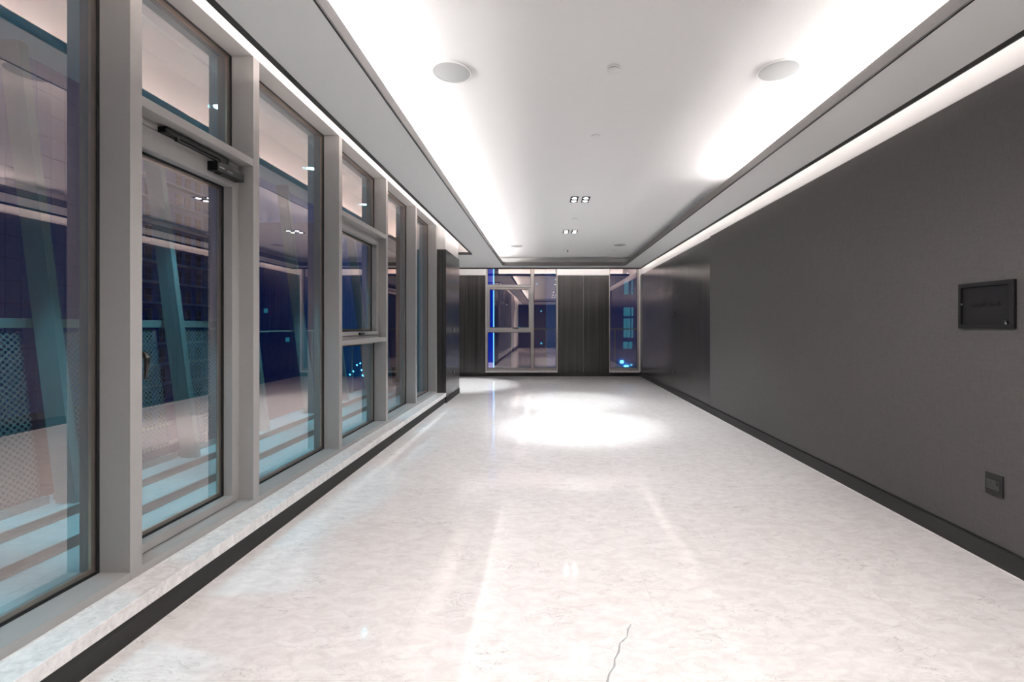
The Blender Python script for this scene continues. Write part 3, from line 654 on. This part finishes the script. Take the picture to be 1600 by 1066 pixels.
# railing with perforated panels
rl = empty('balcony_railing', (-2.95, 3.7, 0.239)); tag(rl, 'teal tinted balcony railing with perforated metal panels outside the screen', 'railing')
xt = -2.985 + fin_x(1.29)
bx('top_rail', xt - 0.075, xt + 0.015, -1.0, 4.60, 1.288, 1.347, 'rail', rl, bev=0.004)
def perf_panel(y0, y1):
    p = 0.036; hr = 0.0098; v = []; f = []; z0, z1 = 0.285, 1.288
    zz = z0 + p / 2; row = 0
    while zz < z1 - p / 2 + 1e-6:
        yy = y0 + p / 2 + (p / 2 if row % 2 else 0)
        while yy < y1 - p / 2 + 1e-6:
            n = len(v)
            for (dy, dz) in ((p / 2, 0), (0, p / 2), (-p / 2, 0), (0, -p / 2)): v.append((yy + dy, zz + dz))
            for k in range(8):
                a = math.pi / 4 * k; v.append((yy + hr * math.cos(a), zz + hr * math.sin(a)))
            for s in range(4):
                a, b = n + s, n + (s + 1) % 4
                f.append((a, b, n + 4 + (2 * s + 2) % 8, n + 4 + (2 * s + 1) % 8, n + 4 + (2 * s) % 8))
            yy += p
        zz += p / 2; row += 1
    V = [(-2.985 + fin_x(z), y, z) for y, z in v]
    o = mk('perforated_panel', V, f, 'perf', rl)
    md = o.modifiers.new('thickness', 'SOLIDIFY'); md.thickness = 0.002
for a, b in zip(fins[:-1], fins[1:]):
    if a > 4.0: continue
    perf_panel(a + 0.015, b - 0.062)
    bx('panel_foot', -3.010, -2.972, a + 0.002, b - 0.050, 0.239, 0.285, 'rail', rl)
hr = empty('slim_handrail', (-3.05, 6.5, 0.239)); tag(hr, 'slim pale handrail outside the far half of the glazed screen', 'railing')
bx('rail', -3.105, -3.076, 4.70, 8.5, 1.235, 1.252, 'rail', hr)
for y_ in (4.75, 6.0, 7.25, 8.4): bx('post', -3.098, -3.082, y_, y_ + 0.02, 0.239, 1.235, 'rail', hr)
# ledge downlights
for y, lab in ((0.70, 'bright ledge downlight behind the camera side'), (2.13, 'bright ledge downlight above the nearest pane'), (3.56, 'bright outside downlight seen through the fanlight over the door'),
               (4.94, 'bright outside downlight seen through the second tall pane'), (6.40, 'bright outside downlight seen through the sash window fanlight')):
    x = -2.53 - 0.02
    o = empty('ledge_downlight', (x, y, 3.02)); tag(o, lab, 'downlight', 'downlights over the outside ledge')
    G().lathe((x, y, 3.02), [(0.052, 0.0), (0.052, -0.006), (0.046, -0.008), (0.046, 0.0)], 28).build('rim', 'silver', o)
    G().lathe((x, y, 3.02), [(0.042, -0.002), (0.042, -0.006)], 28).build('lamp', 'outlamp', o)
    L = bpy.data.lights.new('ledge_beam', 'SPOT'); L.energy = OUTSPOT; L.color = (0.84, 0.95, 1.0); L.spot_size = math.radians(53); L.spot_blend = 0.3; L.shadow_soft_size = 0.02
    lo = bpy.data.objects.new('ledge_beam', L); COL.objects.link(lo); lo.parent = o; lo.location = (0, 0, -0.03)

# outside the far windows: ledge, rail, blue lit fin
fl = tag(bx('end_ledge', -3.0, 4.0, 12.02, 13.3, -0.3, 0.10, 'ledge'), 'pale ledge outside the far end windows', 'ledge', kind='structure')
er = empty('end_railing', (0, 13.2, 0.1)); tag(er, 'thin pale handrail outside the far end windows', 'railing')
bx('top_rail', -4.0, 4.0, 13.16, 13.22, 1.20, 1.24, 'rail', er)
for i in range(9): bx('post', -4.0 + i * 1.0 - 0.015, -4.0 + i * 1.0 + 0.015, 13.17, 13.21, 0.10, 1.20, 'rail', er)
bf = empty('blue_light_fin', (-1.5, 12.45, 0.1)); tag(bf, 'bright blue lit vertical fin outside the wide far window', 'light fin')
bx('blue_wash_panel', -1.72, -1.44, 12.44, 12.50, 0.10, 3.6, 'bluewash', bf)  # fin face made emissive, the LED line's wash put into its colour
bx('led_line', -1.437, -1.420, 12.42, 12.47, 0.10, 3.6, 'blueline', bf)

# ------------------------------------------------------------------ city beyond
gd = struct(bx('city_ground', -200, 200, 14, 300, -40.3, -40.0, 'ground'), 'dark city ground far below', 'ground')
# panelled tower seen through the nearest pane
tp = empty('panelled_tower', (-44.0, 36.0, -40)); tag(tp, 'blue panelled tower wall seen through the nearest pane', 'building')
bx('core', -56.0, -40.12, 26.0, 41.0, -40, 34, 'towerjoint', tp)
pw, ph = 1.05, 1.70; base = None
for i in range(12):
    for j in range(19):
        y = 41.0 - (i + 1) * pw; z = 1.3 - 4 * ph + j * ph
        if base is None:
            base = bx('panel', -40.12, -40.0, y + 0.02, y + pw - 0.02, z + 0.02, z + ph - 0.02, 'towerpanel', tp)
            ref = (y, z); loc0 = base.location.copy()
        else:
            c = base.copy(); COL.objects.link(c); c.location = loc0 + Vector((0, y - ref[0], z - ref[1]))
# balcony tower seen through the door
tb = empty('balcony_tower', (-68, 78, -40)); tag(tb, 'dark blue apartment tower with balconies seen through the door', 'building')
bx('core', -80, -63.2, 60, 85, -40, 46, 'towerwall', tb)
bx('corner_column', -63.4, -62.0, 84.0, 85.6, -40, 46, 'towerslab', tb)
for k in range(-6, 12):
    z = 1.9 + 3.3 * k
    bx('balcony_slab', -63.2, -61.8, 60, 84.0, z - 0.28, z, 'towerslab', tb)
    if -5 <= k <= 9:
        for y in (69.0, 71.6, 74.2, 77.6, 79.6, 82.0):
            wn = bx('window', -63.2, -63.1, y, y + 1.3, z + 0.05, z + 2.3, 'towerframe', tb)
            bx('pane', -63.1, -63.08, y + 0.08, y + 0.60, z + 0.12, z + 2.22, 'towerglass', wn)
            bx('pane', -63.1, -63.08, y + 0.70, y + 1.22, z + 0.12, z + 2.22, 'towerglass', wn)
        bx('balustrade', -61.9, -61.85, 60, 84.0, z + 0.9, z + 0.97, 'towerframe', tb)
# further towers with a few lit windows
def tower(x, y, wx, wy, z1, label, lit):
    o = empty('distant_tower', (x, y, -40)); tag(o, label, 'building', 'distant city towers')
    bx('core', x - wx / 2, x + wx / 2, y - wy / 2, y + wy / 2, -40, z1, 'towerwall', o)
    for (u, z, ww, hh_, m) in lit:
        bx('lit_window', x + u, x + u + ww, y - wy / 2 - 0.15, y - wy / 2, z, z + hh_, m, o)
tower(9.0, 60, 14, 14, 60, 'distant tower with teal lit rooms behind the narrow far window',
      [(0.05, 2.5, 0.75, 1.0, 'litdim'), (0.95, 2.5, 0.2, 1.0, 'litdim'), (0.05, 0.0, 0.30, 2.2, 'litdim'), (0.42, 0.0, 0.38, 2.2, 'litdim'), (0.95, 0.0, 0.15, 2.2, 'litdim'), (0.0, -1.3, 0.5, 0.8, 'litdim'),
       (0.62, -1.3, 0.4, 0.8, 'litdim'), (-0.35, -3.0, 0.35, 0.3, 'citylight'), (0.1, -3.4, 0.5, 0.16, 'citylight'), (0.8, -3.3, 0.25, 0.2, 'litwin'), (0.15, -5.2, 0.12, 1.4, 'litwin'), (0.1, 5.0, 0.5, 1.6, 'litdim'), (0.95, 5.0, 0.15, 1.6, 'litdim')])
tower(-6.0, 90, 12, 12, 14, 'distant dark tower behind the wide far window', [(1, 1, 0.25, 0.25, 'litwin'), (4.2, 9, 0.25, 0.25, 'litwin'), (-4.5, 4.0, 0.25, 0.25, 'litwin'), (5, 4, 0.25, 0.25, 'litwin'), (5.0, -2, 0.3, 0.3, 'litwin')])
tower(-74, 134, 20, 16, 30, 'distant tower seen through the second tall pane', [(-4, 5, 1.0, 1.2, 'litdim'), (2, -3, 1.0, 1.2, 'litdim'), (5, 9, 1.0, 1.2, 'litdim')])
# street lamps glimpsed through the sash window
for i in range(9):
    x = -45.2 + (i * 5 % 9) * 0.5; y = 104 + random.random() * 3; z = -10.5 + random.random() * 3.2
    o = G().lathe((x, y, z), [(0.10, 0.0), (0.18, 0.1), (0.18, 0.22), (0.06, 0.34)], 8).build('city_lamp', 'citylight')
    G().tube([(x, y, -40), (x, y, z)], 0.08, 6).build('pole', 'towerwall', o)
    tag(o, 'tiny cyan city lamp glimpsed through the sash window', 'street lamp', 'cyan city lamps')
